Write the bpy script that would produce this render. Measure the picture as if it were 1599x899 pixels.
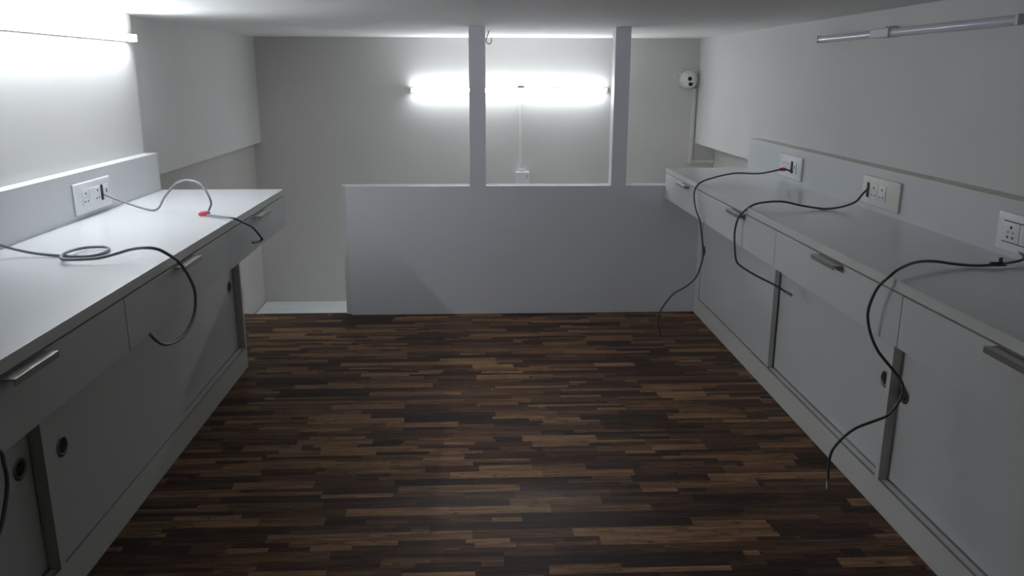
import bpy, bmesh, math
from mathutils import Vector, Matrix

PI = math.pi
scene = bpy.context.scene
for o in list(bpy.data.objects):
    bpy.data.objects.remove(o)

# ------------------------------------------------------------------ camera
F_PX, H_CAM, PITCH, YAW, ROLL = 1282.95, 1.185, 0.2545, 0.0457, 0.0025
cam_d = bpy.data.cameras.new('camera')
cam_d.sensor_fit = 'HORIZONTAL'
cam_d.sensor_width = 36.0
cam_d.lens = F_PX / 1599.0 * 36.0
cam_d.clip_start = 0.02
cam = bpy.data.objects.new('camera', cam_d)
scene.collection.objects.link(cam)
fw = Vector((math.sin(YAW) * math.cos(PITCH), math.cos(YAW) * math.cos(PITCH), -math.sin(PITCH)))
rt = Vector((math.cos(YAW), -math.sin(YAW), 0))
up = rt.cross(fw)
rt2 = rt * math.cos(ROLL) + up * math.sin(ROLL)
up2 = up * math.cos(ROLL) - rt * math.sin(ROLL)
m = Matrix((rt2, up2, -fw)).transposed().to_4x4()
m.translation = Vector((0, 0, H_CAM))
cam.matrix_world = m
scene.camera = cam

# ------------------------------------------------------------------ world, exposure, light levels
world = bpy.data.worlds.new('world')
scene.world = world
world.use_nodes = True
bg = world.node_tree.nodes['Background']
bg.inputs[0].default_value = (0.85, 0.92, 1.0, 1)
bg.inputs[1].default_value = 0.002
vs = scene.view_settings
vs.view_transform = 'Standard'
vs.look = 'None'
vs.gamma = 1.0
vs.use_curve_mapping = False
vs.exposure = 0.0
TUBE_COL = (0.872, 0.932, 1.0)
TUBE_LEFT = 79.0
TUBE_BACK = 63.0

# ------------------------------------------------------------------ dimensions (metres)
ZC = 0.74                      # worktop height
TOP_T = 0.0235                 # worktop thickness
Z_DR = 0.593                   # underside of the drawers
LF, LB, LN, LW, LP = -0.7615, -1.2377, -1.2877, -1.3324, -0.9524
RF, RB, RW, RP = 0.9428, 1.3487, 1.4094, 1.1217
YL, YR, YP, YB = 3.301, 4.028, 4.0296, 5.264
Z_LEDGE = 0.884
Z_CEIL = 1.4016
Z_LAND = -0.265

# ------------------------------------------------------------------ materials
def new_mat(name):
    mt = bpy.data.materials.new(name)
    mt.use_nodes = True
    nt = mt.node_tree
    return mt, nt, nt.nodes['Principled BSDF']

def plain(name, col, rough=0.5, metal=0.0, var=0.03, scale=6.0, bump=0.0, bscale=60.0, spec=0.5):
    mt, nt, b = new_mat(name)
    tc = nt.nodes.new('ShaderNodeTexCoord')
    nz = nt.nodes.new('ShaderNodeTexNoise')
    nz.inputs['Scale'].default_value = scale
    nz.inputs['Detail'].default_value = 4
    nt.links.new(tc.outputs['Object'], nz.inputs['Vector'])
    rp = nt.nodes.new('ShaderNodeValToRGB')
    lo = tuple(max(0, c * (1 - var)) for c in col) + (1,)
    hi = tuple(min(1, c * (1 + var)) for c in col) + (1,)
    rp.color_ramp.elements[0].position = 0.3
    rp.color_ramp.elements[1].position = 0.7
    rp.color_ramp.elements[0].color = lo
    rp.color_ramp.elements[1].color = hi
    nt.links.new(nz.outputs['Fac'], rp.inputs['Fac'])
    nt.links.new(rp.outputs['Color'], b.inputs['Base Color'])
    b.inputs['Roughness'].default_value = rough
    b.inputs['Metallic'].default_value = metal
    b.inputs['Specular IOR Level'].default_value = spec
    if bump > 0:
        n2 = nt.nodes.new('ShaderNodeTexNoise')
        n2.inputs['Scale'].default_value = bscale
        n2.inputs['Detail'].default_value = 5
        nt.links.new(tc.outputs['Object'], n2.inputs['Vector'])
        bp = nt.nodes.new('ShaderNodeBump')
        bp.inputs['Strength'].default_value = bump
        bp.inputs['Distance'].default_value = 0.004
        nt.links.new(n2.outputs['Fac'], bp.inputs['Height'])
        nt.links.new(bp.outputs['Normal'], b.inputs['Normal'])
    return mt

def emitter(name, col, strength):
    mt, nt, b = new_mat(name)
    b.inputs['Base Color'].default_value = (0.8, 0.8, 0.8, 1)
    b.inputs['Emission Color'].default_value = col + (1,)
    b.inputs['Emission Strength'].default_value = strength
    return mt

def floor_material():
    mt, nt, b = new_mat('dark_wood_strip_vinyl')
    N, L = nt.nodes, nt.links
    def val(v):
        n = N.new('ShaderNodeValue'); n.outputs[0].default_value = v; return n.outputs[0]
    def mth(op, a, c=None, d=None):
        n = N.new('ShaderNodeMath'); n.operation = op
        for i, q in enumerate((a, c, d)):
            if q is None: continue
            if isinstance(q, (int, float)): n.inputs[i].default_value = q
            else: L.new(q, n.inputs[i])
        return n.outputs[0]
    def comb(x, y, z=0.0):
        n = N.new('ShaderNodeCombineXYZ')
        for i, q in enumerate((x, y, z)):
            if isinstance(q, (int, float)): n.inputs[i].default_value = q
            else: L.new(q, n.inputs[i])
        return n.outputs[0]
    def wn(vec):
        n = N.new('ShaderNodeTexWhiteNoise'); n.noise_dimensions = '3D'
        L.new(vec, n.inputs['Vector']); return n.outputs['Value']
    def noise(vec, scale, detail=3, rough=0.6):
        n = N.new('ShaderNodeTexNoise'); n.inputs['Scale'].default_value = scale
        n.inputs['Detail'].default_value = detail; n.inputs['Roughness'].default_value = rough
        L.new(vec, n.inputs['Vector']); return n.outputs['Fac']
    tc = N.new('ShaderNodeTexCoord')
    sp = N.new('ShaderNodeSeparateXYZ'); L.new(tc.outputs['Object'], sp.inputs[0])
    x, y = sp.outputs[0], sp.outputs[1]
    def strips(w, lmin, lvar, seed):
        row = mth('FLOOR', mth('DIVIDE', y, w))
        r1 = wn(comb(row, seed, 1.3)); r2 = wn(comb(row, seed, 7.7))
        ln = mth('MULTIPLY_ADD', r1, lvar, lmin)
        cell = mth('FLOOR', mth('DIVIDE', mth('ADD', x, mth('MULTIPLY', r2, 3.0)), ln))
        return row, cell, wn(comb(row, cell, seed)), wn(comb(row, cell, seed + 5.5))
    rowA, cellA, tA, pickA = strips(0.042, 0.16, 0.20, 3.0)
    rowB, cellB, tB, pickB = strips(0.021, 0.10, 0.24, 11.0)
    sel = mth('GREATER_THAN', pickA, 0.58)                    # some strips split into two thin ones
    t = mth('ADD', mth('MULTIPLY', tB, sel), mth('MULTIPLY', tA, mth('SUBTRACT', 1.0, sel)))
    # grain stretched along the strips, different on each strip
    gx = mth('ADD', mth('MULTIPLY', x, 5.0), mth('MULTIPLY', t, 40.0))
    g1 = noise(comb(gx, mth('MULTIPLY', y, 70.0), t), 1.0, 5, 0.65)
    g2 = noise(comb(mth('MULTIPLY', gx, 2.2), mth('MULTIPLY', y, 210.0), t), 1.0, 3, 0.6)
    g3 = noise(comb(mth('MULTIPLY', gx, 3.0), mth('MULTIPLY', y, 45.0), mth('MULTIPLY', t, 9.0)), 1.4, 6, 0.75)
    tone = mth('ADD', mth('MULTIPLY', t, 0.92), mth('MULTIPLY', mth('SUBTRACT', g1, 0.5), 1.25))
    tone = mth('ADD', tone, mth('MULTIPLY', mth('SUBTRACT', g2, 0.5), 0.9))
    rp = N.new('ShaderNodeValToRGB')
    e = rp.color_ramp.elements
    e[0].position = 0.0; e[0].color = FLOOR_C[0]
    e[1].position = 1.0; e[1].color = FLOOR_C[4]
    for p, c in ((0.30, FLOOR_C[1]), (0.55, FLOOR_C[2]), (0.78, FLOOR_C[3])):
        q = e.new(p); q.color = c
    L.new(tone, rp.inputs['Fac'])
    # dark knots and cracks
    kn = mth('MULTIPLY', mth('LESS_THAN', g3, 0.385), 0.7)
    mx = N.new('ShaderNodeMix'); mx.data_type = 'RGBA'
    L.new(kn, mx.inputs['Factor']); L.new(rp.outputs['Color'], mx.inputs[6])
    mx.inputs[7].default_value = (0.012, 0.009, 0.008, 1)
    L.new(mx.outputs[2], b.inputs['Base Color'])
    b.inputs['Roughness'].default_value = 0.40
    b.inputs['Specular IOR Level'].default_value = 0.07
    bp = N.new('ShaderNodeBump'); bp.inputs['Strength'].default_value = 0.15; bp.inputs['Distance'].default_value = 0.001
    L.new(g2, bp.inputs['Height']); L.new(bp.outputs['Normal'], b.inputs['Normal'])
    return mt

FLOOR_C = [(0.036, 0.023, 0.019, 1), (0.072, 0.039, 0.027, 1), (0.128, 0.068, 0.040, 1), (0.215, 0.118, 0.064, 1), (0.330, 0.190, 0.100, 1)]

M = {}
M['wall'] = plain('white_wall_paint', (0.695, 0.685, 0.665), 0.75, 0, 0.02, 3, 0.10, 40, 0.3)
M['wall_cream'] = plain('cream_wall_paint', (0.67, 0.658, 0.63), 0.75, 0, 0.02, 3, 0.10, 40, 0.3)
M['wall_recess'] = plain('shaded_cream_wall_paint', (0.555, 0.54, 0.505), 0.8, 0, 0.03, 3, 0.10, 40, 0.3)  # cream paint with the shade below the beams mixed into its colour
M['ceiling'] = plain('white_ceiling_paint', (0.90, 0.89, 0.87), 0.8, 0, 0.02, 2, 0.12, 30, 0.3)
M['landing'] = plain('white_landing_paint', (0.82, 0.85, 0.86), 0.5, 0, 0.05, 8, 0.1, 30)
M['floor'] = floor_material()
M['laminate'] = plain('white_laminate', (0.64, 0.655, 0.665), 0.42, 0, 0.012, 4, 0.0)
M['worktop'] = plain('white_worktop_laminate', (0.66, 0.67, 0.68), 0.22, 0, 0.012, 4, 0.02, 200)
M['edge'] = plain('pale_edge_band', (0.66, 0.655, 0.62), 0.45, 0, 0.02, 9)
M['cabinet'] = plain('white_cabinet_laminate', (0.64, 0.645, 0.635), 0.42, 0, 0.012, 4)
M['partition'] = plain('cool_white_partition_laminate', (0.77, 0.785, 0.83), 0.40, 0, 0.012, 3)
M['plinth'] = plain('pale_plinth_laminate', (0.66, 0.66, 0.62), 0.5, 0, 0.02, 5)
M['dark'] = plain('dark_gap', (0.02, 0.02, 0.02), 0.7)
M['metal'] = plain('brushed_aluminium', (0.42, 0.41, 0.39), 0.36, 1.0, 0.05, 30)
M['pull'] = plain('dull_dark_metal', (0.20, 0.19, 0.17), 0.38, 0.8, 0.08, 40)
M['plastic'] = plain('white_plastic', (0.80, 0.81, 0.82), 0.3, 0, 0.01, 10)
M['ivory'] = plain('ivory_plastic', (0.74, 0.725, 0.65), 0.4, 0, 0.01, 10)
M['conduit'] = plain('white_conduit_plastic', (0.72, 0.71, 0.68), 0.4, 0, 0.01, 10)
M['cable'] = plain('grey_cable_sheath', (0.20, 0.205, 0.23), 0.5, 0, 0.06, 40)
M['cable_dark'] = plain('dark_grey_cable_sheath', (0.10, 0.105, 0.11), 0.5, 0, 0.06, 40)
M['black'] = plain('black_plastic', (0.012, 0.012, 0.016), 0.45)
M['red'] = plain('red_tape', (0.50, 0.055, 0.085), 0.5)
M['yellow'] = plain('yellow_wire', (0.35, 0.32, 0.05), 0.5)
M['clear'] = plain('clear_connector_plastic', (0.40, 0.38, 0.36), 0.2)
M['chrome'] = plain('grey_steel', (0.28, 0.27, 0.27), 0.35, 0.9)
M['diff_off'] = plain('frosted_diffuser', (0.60, 0.62, 0.67), 0.16, 0, 0.02, 12)
M['batten'] = plain('batten_plastic', (0.62, 0.63, 0.66), 0.35, 0, 0.01, 10)
M['lens'] = plain('black_lens_glass', (0.006, 0.006, 0.012), 0.12, 0, 0.01, 10)
M['lit_left'] = emitter('lit_tube_left', TUBE_COL, TUBE_LEFT)
M['lit_back'] = emitter('lit_tube_back', TUBE_COL, TUBE_BACK)

# ------------------------------------------------------------------ helpers
def bx(bm, x0, x1, y0, y1, z0, z1, bev=0.0, seg=2):
    x0, x1 = min(x0, x1), max(x0, x1)
    y0, y1 = min(y0, y1), max(y0, y1)
    z0, z1 = min(z0, z1), max(z0, z1)
    b2 = bmesh.new()
    bmesh.ops.create_cube(b2, size=1.0)
    for v in b2.verts:
        v.co = Vector(((x0 + x1) / 2 + v.co.x * (x1 - x0), (y0 + y1) / 2 + v.co.y * (y1 - y0), (z0 + z1) / 2 + v.co.z * (z1 - z0)))
    if bev > 0:
        bmesh.ops.bevel(b2, geom=list(b2.edges), offset=bev, segments=seg, affect='EDGES', profile=0.5)
    me = bpy.data.meshes.new('tmp'); b2.to_mesh(me); b2.free()
    bm.from_mesh(me); bpy.data.meshes.remove(me)
    return bm

def box(*a, **k):
    return bx(bmesh.new(), *a, **k)

def lathe(bm, prof, axis='Y', center=(0, 0, 0), n=28, cap=True):
    """profile of (radius, height) revolved about an axis"""
    rings = []
    c = Vector(center)
    for r, hgt in prof:
        ring = []
        for i in range(n):
            a = 2 * PI * i / n
            u, v = r * math.cos(a), r * math.sin(a)
            p = {'X': (hgt, u, v), 'Y': (u, hgt, v), 'Z': (u, v, hgt)}[axis]
            ring.append(bm.verts.new(c + Vector(p)))
        rings.append(ring)
    for a, b in zip(rings, rings[1:]):
        for i in range(n):
            bm.faces.new((a[i], a[(i + 1) % n], b[(i + 1) % n], b[i]))
    if cap:
        bm.faces.new(rings[0]); bm.faces.new(rings[-1])
    bmesh.ops.recalc_face_normals(bm, faces=list(bm.faces))
    return bm

def spline(pts, n=8):
    P = [Vector(p) for p in pts]
    P = [P[0] * 2 - P[1]] + P + [P[-1] * 2 - P[-2]]
    out = []
    for i in range(1, len(P) - 2):
        p0, p1, p2, p3 = P[i - 1], P[i], P[i + 1], P[i + 2]
        for k in range(n):
            t = k / n
            out.append(0.5 * ((2 * p1) + (p2 - p0) * t + (2 * p0 - 5 * p1 + 4 * p2 - p3) * t * t + (3 * p1 - p0 - 3 * p2 + p3) * t ** 3))
    out.append(P[-2])
    for _ in range(2):                                  # light smoothing
        out = [out[0]] + [(out[i - 1] + out[i] * 2 + out[i + 1]) / 4 for i in range(1, len(out) - 1)] + [out[-1]]
    return out

def tube(bm, path, r, seg=12):
    path = [Vector(p) for p in path]
    t0 = (path[1] - path[0]).normalized()
    nrm = t0.orthogonal().normalized()
    rings = []
    for i, p in enumerate(path):
        t = (path[min(i + 1, len(path) - 1)] - path[max(i - 1, 0)])
        if t.length < 1e-9: continue
        t.normalize()
        nrm = (nrm - t * nrm.dot(t)).normalized()
        bn = t.cross(nrm)
        rr = r(i / (len(path) - 1)) if callable(r) else r
        rings.append([bm.verts.new(p + (nrm * math.cos(2 * PI * k / seg) + bn * math.sin(2 * PI * k / seg)) * rr) for k in range(seg)])
    for a, b in zip(rings, rings[1:]):
        for i in range(seg):
            bm.faces.new((a[i], a[(i + 1) % seg], b[(i + 1) % seg], b[i]))
    bm.faces.new(rings[0]); bm.faces.new(rings[-1])
    bmesh.ops.recalc_face_normals(bm, faces=list(bm.faces))
    return bm

def obj(name, bm, mat, parent=None, smooth=False, loc=None):
    me = bpy.data.meshes.new(name)
    bm.normal_update()
    bm.to_mesh(me); bm.free()
    if smooth:
        for p in me.polygons: p.use_smooth = True
        try: me.set_sharp_from_angle(angle=math.radians(40))
        except Exception: pass
    me.materials.append(M[mat] if isinstance(mat, str) else mat)
    o = bpy.data.objects.new(name, me)
    scene.collection.objects.link(o)
    if parent is not None: o.parent = parent
    if loc is not None: o.location = loc
    return o

def thing(name, label, cat, loc=(0, 0, 0), rotz=0.0, group=None):
    o = bpy.data.objects.new(name, None)
    o.empty_display_size = 0.1
    scene.collection.objects.link(o)
    o.location = loc
    o.rotation_euler = (0, 0, rotz)
    o['label'] = label; o['category'] = cat
    if group: o['group'] = group
    return o

def tag(o, label, cat, group=None):
    o['label'] = label; o['category'] = cat
    if group: o['group'] = group
    return o

def struct(name, bm, mat, label=None):
    o = obj(name, bm, mat)
    o['kind'] = 'structure'
    if label:
        o['label'] = label
    return o

# ------------------------------------------------------------------ the setting
Y0 = -0.7
struct('floor', box(-1.45, 1.62, Y0, 4.078, Z_LAND, 0.0), 'floor', 'dark brown wood-strip floor')
struct('ceiling', box(-1.45, 1.62, Y0 - 0.1, YB + 0.1, Z_CEIL, Z_CEIL + 0.1), 'ceiling', 'low white painted ceiling')
b = box(-1.46, LN, Y0, YL + 0.0, 0.0, Z_CEIL)
struct('wall_left', b, 'wall', 'white-painted left wall above the worktop')
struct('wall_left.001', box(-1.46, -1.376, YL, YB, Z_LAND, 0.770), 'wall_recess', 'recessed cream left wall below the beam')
struct('trim_1', box(-1.46, LW, YL, YB, 0.770, Z_CEIL), 'wall', 'deep painted beam along the far left wall')
b = box(RW, 1.64, Y0, YP, 0.0, Z_CEIL)
struct('wall_right', b, 'wall', 'white-painted right wall above the worktop')
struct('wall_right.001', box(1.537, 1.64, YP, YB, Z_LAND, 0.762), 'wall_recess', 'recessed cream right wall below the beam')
struct('trim_2', box(RW, 1.64, YP, YB, 0.762, Z_CEIL), 'wall', 'deep painted beam along the far right wall')
struct('wall_back', box(-1.46, 1.64, YB, YB + 0.1, Z_LAND - 0.05, Z_CEIL), 'wall_cream', 'cream back wall behind the partition')
struct('stair_landing', box(-1.372, 1.537, 4.078, YB, Z_LAND - 0.05, Z_LAND), 'landing', 'white landing below the floor edge')

# ------------------------------------------------------------------ partition with two posts
part = thing('partition', 'low cool-white partition panel with two posts up to the ceiling', 'partition', (0.45, 4.075, 0))
def rel(o_empty, *bounds):
    l = o_empty.location
    x0, x1, y0, y1, z0, z1 = bounds
    return (x0 - l.x, x1 - l.x, y0 - l.y, y1 - l.y, z0 - l.z, z1 - l.z)
P_TOP = 0.6536
obj('front_panel', box(*rel(part, -0.6274, 1.535, YP, YP + 0.019, 0.002, P_TOP)), 'partition', part)
core = obj('core_wall', box(*rel(part, -0.655, 1.535, YP + 0.019, 4.118, 0.002, P_TOP)), 'wall_cream', part)
core['label'] = 'cream painted core of the partition'
for x0, x1 in ((-0.0225, 0.0556), (0.6731, 0.7462)):
    obj('post', box(*rel(part, x0, x1, YP, 4.118, P_TOP, Z_CEIL)), 'partition', part)

# ------------------------------------------------------------------ worktops and backsplash ledges
LY0, RY0 = 0.96, 0.925
def worktop(name, label, xf, xb, y0, y1):
    w = thing(name, label, 'worktop', ((xf + xb) / 2, (y0 + y1) / 2, ZC - TOP_T))
    s = 1 if xf > xb else -1
    e = 0.0015
    obj('top_board', box(*rel(w, xf - s * e, xb, y0, y1, ZC - TOP_T, ZC)), 'worktop', w)
    ed = obj('edge_band', box(*rel(w, xf, xf - s * e, y0, y1, ZC - TOP_T, ZC)), 'edge', w)
    ed['label'] = 'pale edge band'
    return w
worktop('worktop', 'brightly lit white worktop along the left wall', LF, LB, LY0, YL)
worktop('worktop', 'dim grey-white worktop along the right wall', RF, RB, RY0, YR)
def backsplash(label, xa, xb, y0, y1):
    w = thing('backsplash', label, 'backsplash', ((xa + xb) / 2, (y0 + y1) / 2, ZC))
    s = 1 if xa > xb else -1
    obj('front_board', box(*rel(w, xa, xa - s * 0.016, y0, y1, ZC, Z_LEDGE - 0.016)), 'laminate', w)
    led = obj('ledge', box(*rel(w, xa, xb, y0, y1, Z_LEDGE - 0.016, Z_LEDGE)), 'edge' if s < 0 else 'laminate', w)
    return w
backsplash('white boxed backsplash with a bright top ledge on the left worktop', LB, LN, LY0, YL)
backsplash('white boxed backsplash with a pale ledge on the right worktop', RB, RW, RY0, YR)

# ------------------------------------------------------------------ drawer units hung under the worktops
def drawer_unit(s, y0, y1, label, group):
    """s = +1: left run (front faces +x); s = -1: right run (front faces -x)"""
    xf = LF if s > 0 else RF
    xb = LB if s > 0 else RB
    u = thing('drawer_unit', label, 'drawer unit', (xf, (y0 + y1) / 2, Z_DR), 0, group)
    h = (y1 - y0) / 2
    zt = ZC - TOP_T - Z_DR
    d = abs(xb - xf)
    t = 0.018
    # carcass: open box behind the front
    c = box(-s * (t + 0.0015), -s * d, -h, -h + 0.012, 0.0, zt)
    bx(c, -s * (t + 0.0015), -s * d, h - 0.012, h, 0.0, zt)
    bx(c, -s * (t + 0.0015), -s * d, -h + 0.012, h - 0.012, 0.0, 0.012)
    bx(c, -s * (t + 0.0015), -s * d, -h + 0.012, h - 0.012, zt - 0.012, zt)
    bx(c, -s * (d - 0.012), -s * d, -h + 0.012, h - 0.012, 0.012, zt - 0.012)
    obj('carcass', c, 'cabinet', u)
    dr = obj('drawer', box(0, -s * t, -h + 0.0013, h - 0.0013, 0.0, zt - 0.0045, bev=0.0008, seg=1), 'cabinet', u)
    zz = zt - 0.0045
    L2 = 0.072
    yc = -0.018
    hb = box(-s * 0.004, s * 0.026, yc - L2, yc + L2, zz - 0.0028, zz - 0.0002, bev=0.0006, seg=1)
    bx(hb, s * 0.0235, s * 0.026, yc - L2, yc + L2, zz - 0.0125, zz - 0.0015, bev=0.0006, seg=1)
    hd = obj('handle', hb, 'metal', dr)
    hd['label'] = 'metal lip handle on the drawer top edge'
    return u
drawer_unit(1, 2.533, YL, 'white drawer under the left worktop, the one farthest from the camera', 'drawers under the left worktop')
drawer_unit(1, 1.753, 2.533, 'middle white drawer under the left worktop, behind the hanging cable loop', 'drawers under the left worktop')
drawer_unit(1, LY0, 1.753, 'white drawer under the left worktop, nearest the camera', 'drawers under the left worktop')
drawer_unit(-1, 3.282, YR, 'white drawer at the far end of the right worktop, beside the partition', 'drawers under the right worktop')
drawer_unit(-1, 2.497, 3.282, 'second white drawer from the partition under the right worktop', 'drawers under the right worktop')
drawer_unit(-1, 1.711, 2.497, 'third white drawer from the partition under the right worktop', 'drawers under the right worktop')
drawer_unit(-1, RY0, 1.711, 'white drawer under the right worktop, nearest the camera', 'drawers under the right worktop')

# ------------------------------------------------------------------ sliding door cabinets
Z_PL = 0.088
def sliding_cabinet(s, y0, y1, label, group, far_t, near_t, doors):
    """doors: list of (ya, yb, track 0 front / 1 rear, pull_y, pull_z)"""
    xp = LP if s > 0 else RP
    xb = LB if s > 0 else RB
    u = thing('sliding_door_cabinet', label, 'cabinet', (xp, (y0 + y1) / 2, 0), 0, group)
    yc = (y0 + y1) / 2
    d = abs(xb - xp)
    def lb(xa, xc, ya, yb, za, zb, **k):
        return box(-s * xa, -s * xc, ya - yc, yb - yc, za, zb, **k)
    obj('plinth', lb(0, 0.018, y0, y1, 0.001, Z_PL), 'plinth', u)
    c = lb(0.018, d, y0, y1, Z_PL - 0.016, Z_PL)
    bx(c, -s * 0.0, -s * d, y0 - yc, y1 - yc, Z_DR - 0.014, Z_DR - 0.0008)
    bx(c, -s * (d - 0.01), -s * d, y0 - yc, y1 - yc, Z_PL, Z_DR - 0.014)
    obj('carcass', c, 'cabinet', u)
    ya, yb = y0, y1
    if far_t:
        obj('side_panel', lb(0, d - 0.01, y1 - far_t, y1, Z_PL, Z_DR - 0.014), 'plinth', u)
        yb = y1 - far_t
    if near_t:
        obj('side_panel', lb(0, d - 0.01, y0, y0 + near_t, Z_PL, Z_DR - 0.014), 'plinth', u)
        ya = y0 + near_t
    tr = lb(0.0005, 0.0030, ya, yb, Z_PL, Z_PL + 0.003)
    bx(tr, -s * 0.0240, -s * 0.0262, ya - yc, yb - yc, Z_PL, Z_PL + 0.003)
    tk = obj('track', tr, 'metal', u)
    for da, db, rear, py, pz in doors:
        x0 = 0.0290 if rear else 0.0035
        dm = lb(x0, x0 + 0.018, da, db, Z_PL + 0.0035, Z_DR - 0.0145)
        dr = obj('door', dm, 'cabinet', u)
        # round recessed finger pull: metal rim and dark dish
        px = -s * x0
        r = bmesh.new()
        prof = [(0.0165, 0.0), (0.0245, 0.0), (0.0245, 0.0012), (0.0225, 0.0026), (0.0185, 0.0026), (0.0165, 0.0012), (0.0165, 0.0)]
        lathe(r, [(a, s * q) for a, q in prof], 'X', (px, py - yc, pz), 32, cap=False)
        pl = obj('finger_pull', r, 'pull', dr, smooth=True)
        pl['label'] = 'round dark metal finger pull'
        r = bmesh.new()
        lathe(r, [(0.0168, s * 0.0001), (0.0168, s * 0.0006), (0.010, s * 0.0003)], 'X', (px, py - yc, pz), 32)
        obj('dish', r, 'dark', dr, smooth=False)
    return u
sliding_cabinet(1, 1.702, 3.290, 'white sliding-door cabinet under the far two left drawers', 'left sliding-door cabinets', 0.018, 0.020,
                [(2.500, 3.270, 1, 3.215, 0.362), (1.7235, 2.552, 0, 1.786, 0.353)])
sliding_cabinet(1, LY0, 1.7015, 'white sliding-door cabinet at the near end of the left run, cut by the frame', 'left sliding-door cabinets', 0, 0.018,
                [(1.32, 1.700, 1, 1.655, 0.362), (0.98, 1.36, 0, 1.02, 0.36)])
sliding_cabinet(-1, 2.046, YR, 'white sliding-door cabinet of the right run, against the partition', 'right sliding-door cabinets', 0.078, 0.020,
                [(2.953, 3.948, 0, 3.912, 0.346), (2.068, 3.000, 1, 2.125, 0.357)])
sliding_cabinet(-1, RY0, 2.0455, 'white sliding-door cabinet at the near end of the right run, cut by the frame', 'right sliding-door cabinets', 0, 0.018,
                [(1.46, 2.044, 1, 2.018, 0.352), (0.945, 1.50, 0, 0.99, 0.35)])

# ------------------------------------------------------------------ tube lights (batten, diffuser, end caps)
def tube_light(label, length, loc, rotz, diff_mat, cap_mat, extras=None):
    """local X along the wall, -Y out of the wall; loc = centre on the wall surface"""
    u = thing('tube_light', label, 'tube light', loc, rotz, 'wall tube lights')
    h = length / 2
    cap = 0.012
    obj('batten', box(-h + cap, h - cap, -0.0220, 0.0, -0.0126, 0.0126, bev=0.001), 'batten', u)
    d = bmesh.new()
    n = 12
    prof = [(-0.0222, -0.0125)] + [(-0.0255 - 0.0115 * math.cos(a), -0.0125 * math.sin(a)) for a in [PI / 2 - PI * i / n for i in range(n + 1)]] + [(-0.0222, 0.0125)]
    rings = []
    for x in (-h + cap, h - cap):
        rings.append([d.verts.new((x, y, z)) for y, z in prof])
    k = len(prof)
    for i in range(k):
        d.faces.new((rings[0][i], rings[0][(i + 1) % k], rings[1][(i + 1) % k], rings[1][i]))
    d.faces.new(rings[0]); d.faces.new(rings[1])
    bmesh.ops.recalc_face_normals(d, faces=list(d.faces))
    obj('diffuser', d, diff_mat, u, smooth=True)
    for sg in (-1, 1):
        obj('end_cap', box(sg * (h - cap), sg * h, -0.0390, 0.0, -0.0138, 0.0138, bev=0.002), cap_mat, u)
    return u
tube_light('lit tube light at upper left, cut by the frame', 1.235, (LN, 2.64, 1.311), PI / 2, 'lit_left', 'plastic')
tube_light('lit tube light on the back wall behind the posts', 1.235, (0.221, YB, 1.088), 0, 'lit_back', 'batten')
off = tube_light('unlit tube light high on the right wall', 1.262, (RW, 2.745, 1.322), -PI / 2, 'diff_off', 'batten')
cl = obj('clip', box(-0.165, -0.035, -0.0420, -0.001, -0.0145, 0.0145, bev=0.003), 'batten', off)
wb = bmesh.new()
tube(wb, spline([(-0.118, -0.004, 0.0145), (-0.112, -0.012, 0.021), (-0.09, -0.012, 0.0195), (-0.06, -0.010, 0.0200), (-0.04, -0.006, 0.0150)], 6), 0.0018, 8)
wr = obj('wire', wb, 'yellow', off, smooth=True)
wr['label'] = 'short yellowish wire looping over the clip'

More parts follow.
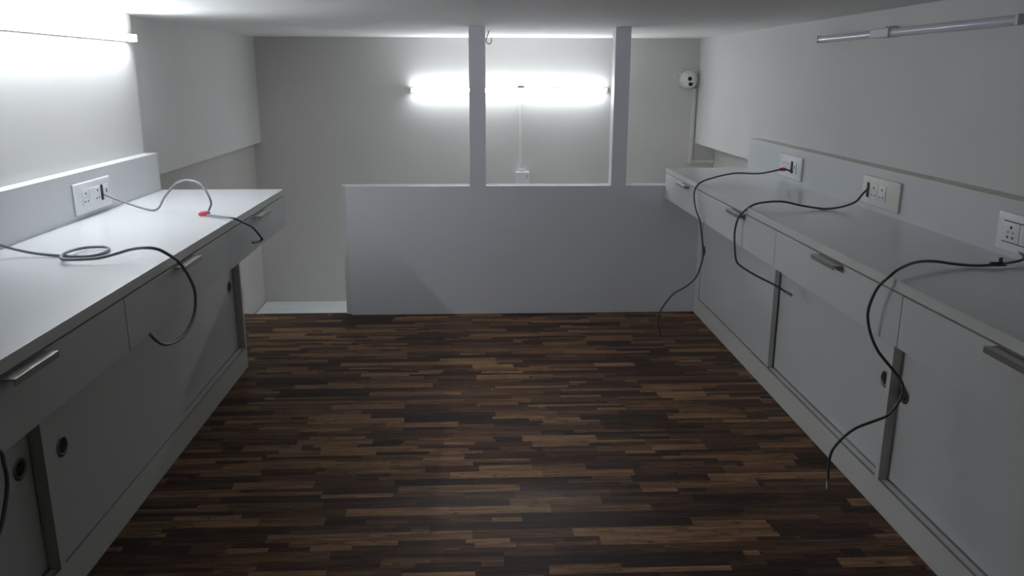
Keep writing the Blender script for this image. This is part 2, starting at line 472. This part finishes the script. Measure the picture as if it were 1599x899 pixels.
# ------------------------------------------------------------------ socket plates
def socket_plate(label, loc, rotz, plate_mat, modules, x_start, W=0.254, H=0.097, outline=False):
    """local X to the right seen from the room, -Y out of the wall, origin at plate centre on the surface"""
    u = thing('socket_plate', label, 'socket', loc, rotz, 'wall socket plates')
    pb = box(-W / 2, W / 2, -0.009, 0.0, -H / 2, H / 2, bev=0.004, seg=3)
    obj('cover_plate', pb, plate_mat, u, smooth=True)
    x = x_start
    z0, z1 = -0.024, 0.026
    for kind, w in modules:
        xa, xb = x + 0.0005, x + w - 0.0005
        xm = (xa + xb) / 2
        if kind == 'socket' or kind == 'socket5':
            so = obj('socket_outlet', box(xa, xb, -0.0115, -0.0088, z0, z1, bev=0.001), 'plastic', u, smooth=True)
            hb = bmesh.new()
            holes = [(0, 0.013, 0.0042), (-0.0098, -0.012, 0.0034), (0.0098, -0.012, 0.0034)]
            if kind == 'socket5':
                holes += [(-0.0095, 0.0005, 0.0022), (0.0095, 0.0005, 0.0022)]
            for hx, hz, hr in holes:
                lathe(hb, [(hr, -0.0112), (hr, -0.0118)], 'Y', (xm + hx, 0, hz), 14)
            ph = obj('pin_holes', hb, 'black', so)
        elif kind == 'switch':
            sw = bmesh.new()
            vs_ = [(xa, -0.0088, z0), (xb, -0.0088, z0), (xb, -0.0088, z1), (xa, -0.0088, z1), (xa, -0.0105, z0), (xb, -0.0105, z0), (xb, -0.0150, z1), (xa, -0.0150, z1)]
            v = [sw.verts.new(q) for q in vs_]
            for f in ((0, 1, 2, 3), (4, 5, 6, 7), (0, 1, 5, 4), (1, 2, 6, 5), (2, 3, 7, 6), (3, 0, 4, 7)):
                sw.faces.new([v[i] for i in f])
            bmesh.ops.recalc_face_normals(sw, faces=list(sw.faces))
            obj('switch', sw, 'plastic', u)
        elif kind == 'slot':
            sl = obj('open_slot', box(xa, xb, -0.0094, -0.0086, z0, z1), 'dark', u)
            sl['label'] = 'dark open slot where the cable comes out'
        elif kind == 'jack':
            jk = obj('jack', box(xa, xb, -0.0115, -0.0088, z0, z1, bev=0.001), 'plastic', u, smooth=True)
            obj('jack_hole', box(xm - 0.0035, xm + 0.0035, -0.0119, -0.0112, -0.003, 0.010), 'black', jk)
        elif kind == 'blank':
            obj('blank_insert', box(xa, xb, -0.0108, -0.0088, z0, z1, bev=0.0008), 'plastic', u)
        x += w
    if outline:
        g = box(x_start, x, -0.0096, -0.0087, z1, z1 + 0.0022)
        bx(g, x_start, x, -0.0096, -0.0087, z0 - 0.0022, z0)
        obj('inset_gap', g, 'dark', u)
    return u
socket_plate('white socket plate on the left backsplash with a cable coming out', (LB, 2.705, 0.804), PI / 2, 'plastic',
             [('socket5', 0.046), ('switch', 0.036), ('socket', 0.046), ('slot', 0.022), ('jack', 0.040)], -0.085)
socket_plate('white socket plate with red-taped cable, farthest on the right backsplash', (RB, 3.460, 0.806), -PI / 2, 'plastic',
             [('socket', 0.056), ('socket', 0.048), ('slot', 0.026), ('jack', 0.034)], -0.085)
socket_plate('ivory-edged socket plate in the middle of the right backsplash', (RB, 2.655, 0.806), -PI / 2, 'ivory',
             [('slot', 0.024), ('socket', 0.062), ('socket', 0.052)], -0.094)
socket_plate('white socket plate on the right backsplash cut by the right frame edge', (RB, 1.898, 0.804), -PI / 2, 'plastic',
             [('socket5', 0.066), ('blank', 0.066), ('blank', 0.066)], -0.100, outline=True)

# ------------------------------------------------------------------ cables
def cable(name, label, pts, r=0.0036, mat='cable', group='loose network cables', n=8):
    pth = spline(pts, n)
    base = pth[0]
    u = thing(name, label, 'cable', base, 0, group)
    b = bmesh.new()
    tube(b, [p - base for p in pth], r, 12)
    obj('sheath', b, mat, u, smooth=True)
    return u, [p - base for p in pth]
def connector(u, p, d, L=0.018, w=0.010, h=0.007, mat='clear'):
    """small plug at p pointing along d"""
    d = Vector(d).normalized()
    q = d.to_track_quat('X', 'Z')
    b = box(-0.004, L, -w / 2, w / 2, -h / 2, h / 2, bev=0.001)
    bx(b, 0.002, L * 0.8, -w / 5, w / 5, h / 2, h / 2 + 0.002)
    bmesh.ops.transform(b, matrix=Matrix.Translation(p) @ q.to_matrix().to_4x4(), verts=list(b.verts))
    return obj('plug', b, mat, u)
def wrap(u, a, c, r, mat, name):
    b = bmesh.new()
    a, c = Vector(a), Vector(c)
    tube(b, [a, a.lerp(c, 0.15), a.lerp(c, 0.5), a.lerp(c, 0.85), c], lambda t: r * (0.85 + 0.3 * math.sin(PI * t)), 10)
    return obj(name, b, mat, u, smooth=True)

L1 = [(-1.2275, 2.771, 0.797), (-1.194, 2.769, 0.783), (-1.136, 2.766, 0.761), (-1.093, 2.763, 0.748), (-1.066, 2.762, 0.7445),
      (-1.043, 2.75, 0.757), (-1.025, 2.741, 0.784), (-0.998, 2.728, 0.813), (-0.97, 2.713, 0.838), (-0.939, 2.697, 0.85),
      (-0.91, 2.682, 0.852), (-0.877, 2.666, 0.844), (-0.856, 2.655, 0.821), (-0.842, 2.648, 0.789), (-0.846, 2.65, 0.772),
      (-0.858, 2.656, 0.752)]
L1b = [(-0.858, 2.650, 0.746), (-0.800, 2.605, 0.748), (-0.752, 2.575, 0.747), (-0.738, 2.648, 0.718), (-0.722, 2.664, 0.704),
       (-0.715, 2.695, 0.679), (-0.715, 2.740, 0.652)]
u, pl = cable('network_cable', 'grey cable arching over the left worktop to a red tape knot', L1, 0.0036)
o0 = Vector(u.location)
b = bmesh.new(); tube(b, [p - o0 for p in spline(L1b, 8)], 0.0036, 12)
obj('sheath', b, 'cable', u, smooth=True)
b = bmesh.new(); tube(b, [p - o0 for p in spline([(-0.715, 2.737, 0.653), (-0.716, 2.752, 0.6455), (-0.719, 2.742, 0.6425), (-0.722, 2.700, 0.647), (-0.725, 2.665, 0.652)], 6)], 0.0040, 12)
tp = obj('taped_end', b, 'black', u, smooth=True); tp['label'] = 'black taped cable end'
b = bmesh.new(); tube(b, [p - o0 for p in spline([(-0.7245, 2.668, 0.6515), (-0.728, 2.64, 0.656), (-0.731, 2.618, 0.659)], 4)], 0.0014, 8)
obj('bare_wire', b, 'clear', u, smooth=True)
kb = bmesh.new()
tube(kb, [Vector(p) - o0 for p in ((-0.884, 2.652, 0.7475), (-0.876, 2.652, 0.750), (-0.866, 2.654, 0.751), (-0.855, 2.655, 0.750), (-0.850, 2.655, 0.748))], lambda t: 0.0042 + 0.0040 * math.sin(PI * min(1, t * 0.9 + 0.1)), 10)
rk = obj('red_tape', kb, 'red', u, smooth=True); rk['label'] = 'red tape knot'

L2 = [(-1.2335, 1.955, 0.806), (-1.205, 1.995, 0.793), (-1.172, 2.040, 0.775), (-1.148, 2.058, 0.761), (-1.102, 2.056, 0.751), (-1.062, 2.059, 0.7450), (-1.005, 2.044, 0.7445), (-0.961, 2.042, 0.7445),
      (-0.943, 2.068, 0.7445), (-0.942, 2.111, 0.7445), (-0.953, 2.132, 0.748), (-0.982, 2.141, 0.748), (-1.014, 2.126, 0.748),
      (-1.019, 2.053, 0.7525), (-1.007, 2.0, 0.7525), (-0.986, 1.971, 0.7525), (-0.949, 1.97, 0.7525), (-0.899, 1.964, 0.757),
      (-0.862, 1.977, 0.765), (-0.829, 1.973, 0.775), (-0.786, 1.946, 0.785), (-0.758, 1.954, 0.78), (-0.738, 1.965, 0.765),
      (-0.733, 2.02, 0.733), (-0.728, 2.055, 0.694), (-0.724, 2.08, 0.653), (-0.722, 2.078, 0.619), (-0.720, 2.05, 0.586), (-0.72, 1.996, 0.565),
      (-0.72, 1.934, 0.56), (-0.722, 1.875, 0.568), (-0.726, 1.842, 0.579), (-0.73, 1.815, 0.599), (-0.735, 1.802, 0.616)]
u, pl = cable('network_cable', 'grey cable coiled once on the left worktop and hanging past the middle drawer', L2, 0.0038)
L3 = [(-0.86, 0.985, 0.7442), (-0.80, 0.99, 0.7450), (-0.752, 1.01, 0.7470), (-0.732, 1.06, 0.725), (-0.726, 1.135, 0.675), (-0.725, 1.181, 0.628),
      (-0.725, 1.185, 0.608), (-0.725, 1.187, 0.586), (-0.725, 1.182, 0.562), (-0.725, 1.163, 0.529), (-0.725, 1.145, 0.510), (-0.728, 1.11, 0.485)]
u, pl = cable('network_cable', 'dark grey cable hanging at the far left edge of the frame', L3, 0.0032)

R1 = [(1.3395, 3.413, 0.789), (1.305, 3.429, 0.8), (1.268, 3.447, 0.79), (1.213, 3.475, 0.776), (1.136, 3.512, 0.774), (1.074, 3.492, 0.769),
      (1.007, 3.451, 0.76), (0.949, 3.416, 0.747), (0.925, 3.411, 0.717), (0.922, 3.40, 0.674), (0.920, 3.355, 0.638), (0.923, 3.302, 0.607),
      (0.930, 3.294, 0.564), (0.94, 3.299, 0.509), (0.946, 3.3, 0.465), (0.937, 3.29, 0.424), (0.919, 3.28, 0.377), (0.894, 3.28, 0.345),
      (0.857, 3.28, 0.319), (0.826, 3.28, 0.301), (0.798, 3.29, 0.26), (0.778, 3.3, 0.218), (0.774, 3.31, 0.175), (0.786, 3.33, 0.123), (0.805, 3.355, 0.080)]
u, pl = cable('network_cable', 'dark grey cable from the red-taped socket, dangling beside the partition', R1, 0.0036, 'cable_dark')
wrap(u, Vector(R1[1]) - u.location + Vector((0.008, -0.003, -0.001)), Vector(R1[1]) - u.location + Vector((-0.018, 0.006, -0.002)), 0.0062, 'red', 'red_tape')['label'] = 'dark red tape'
connector(u, pl[-1], pl[-1] - pl[-4])
R2 = [(1.3395, 2.727, 0.818), (1.315, 2.722, 0.795), (1.285, 2.704, 0.771), (1.246, 2.713, 0.753), (1.201, 2.723, 0.7445), (1.175, 2.729, 0.7445),
      (1.109, 2.745, 0.754), (1.059, 2.756, 0.764), (1.009, 2.768, 0.762), (0.96, 2.779, 0.750), (0.925, 2.79, 0.717), (0.918, 2.81, 0.687), (0.914, 2.815, 0.643),
      (0.916, 2.805, 0.590), (0.923, 2.8, 0.546), (0.945, 2.79, 0.525), (0.982, 2.76, 0.504), (1.038, 2.73, 0.478), (1.080, 2.706, 0.4535)]
u, pl = cable('network_cable', 'dark grey cable from the ivory-edged socket, kinked in front of the sliding door', R2, 0.0036, 'cable_dark')
connector(u, pl[-1], pl[-1] - pl[-4], mat='clear')
R3 = [(1.345, 1.935, 0.765), (1.33, 1.889, 0.755), (1.291, 1.879, 0.748), (1.247, 1.86, 0.748), (1.2, 1.864, 0.7445), (1.147, 1.866, 0.748), (1.088, 1.861, 0.757),
      (1.027, 1.831, 0.761), (0.955, 1.765, 0.761), (0.930, 1.752, 0.749), (0.917, 1.77, 0.722), (0.914, 1.79, 0.686), (0.913, 1.8, 0.646),
      (0.924, 1.8, 0.601), (0.947, 1.8, 0.556), (0.979, 1.8, 0.519), (1.01, 1.8, 0.484), (1.022, 1.8, 0.456), (1.016, 1.8, 0.428), (0.994, 1.8, 0.392),
      (0.96, 1.8, 0.376), (0.916, 1.8, 0.358), (0.883, 1.8, 0.329), (0.862, 1.8, 0.295), (0.86, 1.8, 0.251), (0.862, 1.8, 0.215)]
u, pl = cable('network_cable', 'dark grey cable with a black tag, hanging past the right finger pulls', R3, 0.0034, 'cable_dark')
connector(u, pl[-1], pl[-1] - pl[-4])
tb = bmesh.new()
o0 = Vector(u.location)
cpt = Vector((1.247, 1.862, 0.7485)) - o0
tube(tb, [cpt + Vector((0.014, 0.001, 0)), cpt, cpt - Vector((0.010, -0.001, 0)), cpt - Vector((0.016, -0.002, 0))], 0.0055, 10)
bx(tb, cpt.x - 0.004, cpt.x + 0.012, cpt.y - 0.017, cpt.y + 0.016, cpt.z - 0.0015, cpt.z + 0.0015)
bx(tb, cpt.x + 0.004, cpt.x + 0.010, cpt.y - 0.003, cpt.y + 0.003, cpt.z, cpt.z + 0.016)
obj('tag', tb, 'black', u)['label'] = 'black tag clipped on the cable'

# ------------------------------------------------------------------ back wall fittings
# security camera in the corner
sc = thing('security_camera', 'white twin-lens security camera in the right back corner', 'camera', (1.343, YB, 1.154))
b = bmesh.new()
lathe(b, [(0.0, -0.0), (0.056, 0.0), (0.056, -0.018), (0.052, -0.022), (0.0, -0.022)], 'Y', n=36, cap=False)
for ex, ez in ((-0.044, 0.044), (0.044, 0.046)):
    lathe(b, [(0.0, 0.0), (0.013, 0.0), (0.013, -0.014), (0.0, -0.014)], 'Y', (ex, 0, ez), 18, cap=False)
obj('mount_plate', b, 'plastic', sc, smooth=True)
b = bmesh.new()
lathe(b, [(0.053, -0.021)] + [(0.055 * math.cos(a), -0.024 - 0.040 * math.sin(a)) for a in [PI / 2 * i / 9 for i in range(9)]] + [(0.0005, -0.064)], 'Y', n=36)
obj('body', b, 'plastic', sc, smooth=True)
for lx, lz, r, yy in ((-0.004, 0.006, 0.0125, -0.0665), (0.003, -0.0245, 0.0135, -0.0605)):
    b = bmesh.new()
    lathe(b, [(r, yy + 0.012), (r, yy), (r * 0.8, yy - 0.0012), (r * 0.3, yy - 0.003), (0.0005, yy - 0.0032)], 'Y', (lx, 0, lz), 22)
    obj('lens', b, 'lens', sc, smooth=True)
for ex, ez in ((-0.046, 0.047), (0.046, 0.049)):
    b = bmesh.new(); lathe(b, [(0.004, -0.0138), (0.004, -0.0155)], 'Y', (ex, 0, ez), 12)
    obj('screw', b, 'pull', sc)

# conduit from the camera
b = box(1.374, 1.395, YB - 0.014, YB, 0.636, 1.100, bev=0.002)
bx(b, 1.395, 1.505, YB - 0.014, YB, 0.636, 0.656, bev=0.002)
cd = thing('cable_conduit', 'white conduit from the security camera down to an elbow', 'conduit', (1.385, YB, 0.64), 0, 'wall conduits')
bmesh.ops.translate(b, verts=list(b.verts), vec=(-1.385, -YB, -0.64))
obj('channel', b, 'conduit', cd)
obj('end_piece', box(0.119, 0.150, -0.016, 0.0, -0.006, 0.018, bev=0.002), 'conduit', cd)
obj('elbow', box(-0.0125, 0.0125, -0.016, 0.0, -0.006, 0.019, bev=0.002), 'conduit', cd)

# conduit from the back tube down to a switch box
cd = thing('cable_conduit', 'white conduit below the lit back-wall tube light', 'conduit', (0.297, YB, 0.59), 0, 'wall conduits')
b = box(-0.011, 0.011, -0.011, 0.0, 0.0, 0.484, bev=0.0015)
bx(b, -0.0075, 0.0075, -0.0145, -0.010, 0.0, 0.484, bev=0.0015)
obj('channel', b, 'conduit', cd)
obj('end_piece', box(-0.015, 0.015, -0.017, 0.0, 0.0, 0.014, bev=0.002), 'conduit', cd)
sb = thing('switch_box', 'white switch box on the back wall, half hidden by the partition top', 'switch box', (0.305, YB, 0.46))
obj('box_body', box(-0.041, 0.041, -0.040, 0.0, 0.0, 0.124, bev=0.003), 'plastic', sb)
obj('lid', box(-0.043, 0.043, -0.047, -0.0402, -0.001, 0.1255, bev=0.003), 'plastic', sb)
obj('rocker', box(0.020, 0.032, -0.050, -0.0468, 0.085, 0.112, bev=0.001), 'batten', sb)
tc_ = thing('tube_clip', 'small metal clip over the lit back-wall tube light', 'clip', (0.293, YB, 1.1015))
obj('strap', box(-0.020, 0.020, -0.020, 0.0, 0.0, 0.0022, bev=0.0004, seg=1), 'chrome', tc_)
obj('tab', box(-0.020, 0.020, -0.002, 0.0, 0.0022, 0.014, bev=0.0004, seg=1), 'chrome', tc_)

# ceiling hook
hk = thing('ceiling_hook', 'small steel hook hanging from the ceiling beside the left post', 'hook', (0.078, 4.43, Z_CEIL))
b = bmesh.new()
arc = [(0.0, 0, 0.0), (-0.001, 0, -0.012), (-0.006, 0, -0.026), (-0.0115, 0, -0.042)]
for i in range(9):
    a = PI + PI * i / 8
    arc.append((0.0015 + 0.0135 * math.cos(a), 0, -0.051 + 0.0145 * math.sin(a)))
arc += [(0.0148, 0, -0.043), (0.0142, 0, -0.036)]
tube(b, spline(arc, 5), 0.0032, 12)
obj('hook_wire', b, 'chrome', hk, smooth=True)
b = bmesh.new(); lathe(b, [(0.008, 0.0), (0.0075, -0.003), (0.004, -0.004)], 'Z', n=18)
obj('collar', b, 'chrome', hk, smooth=True)
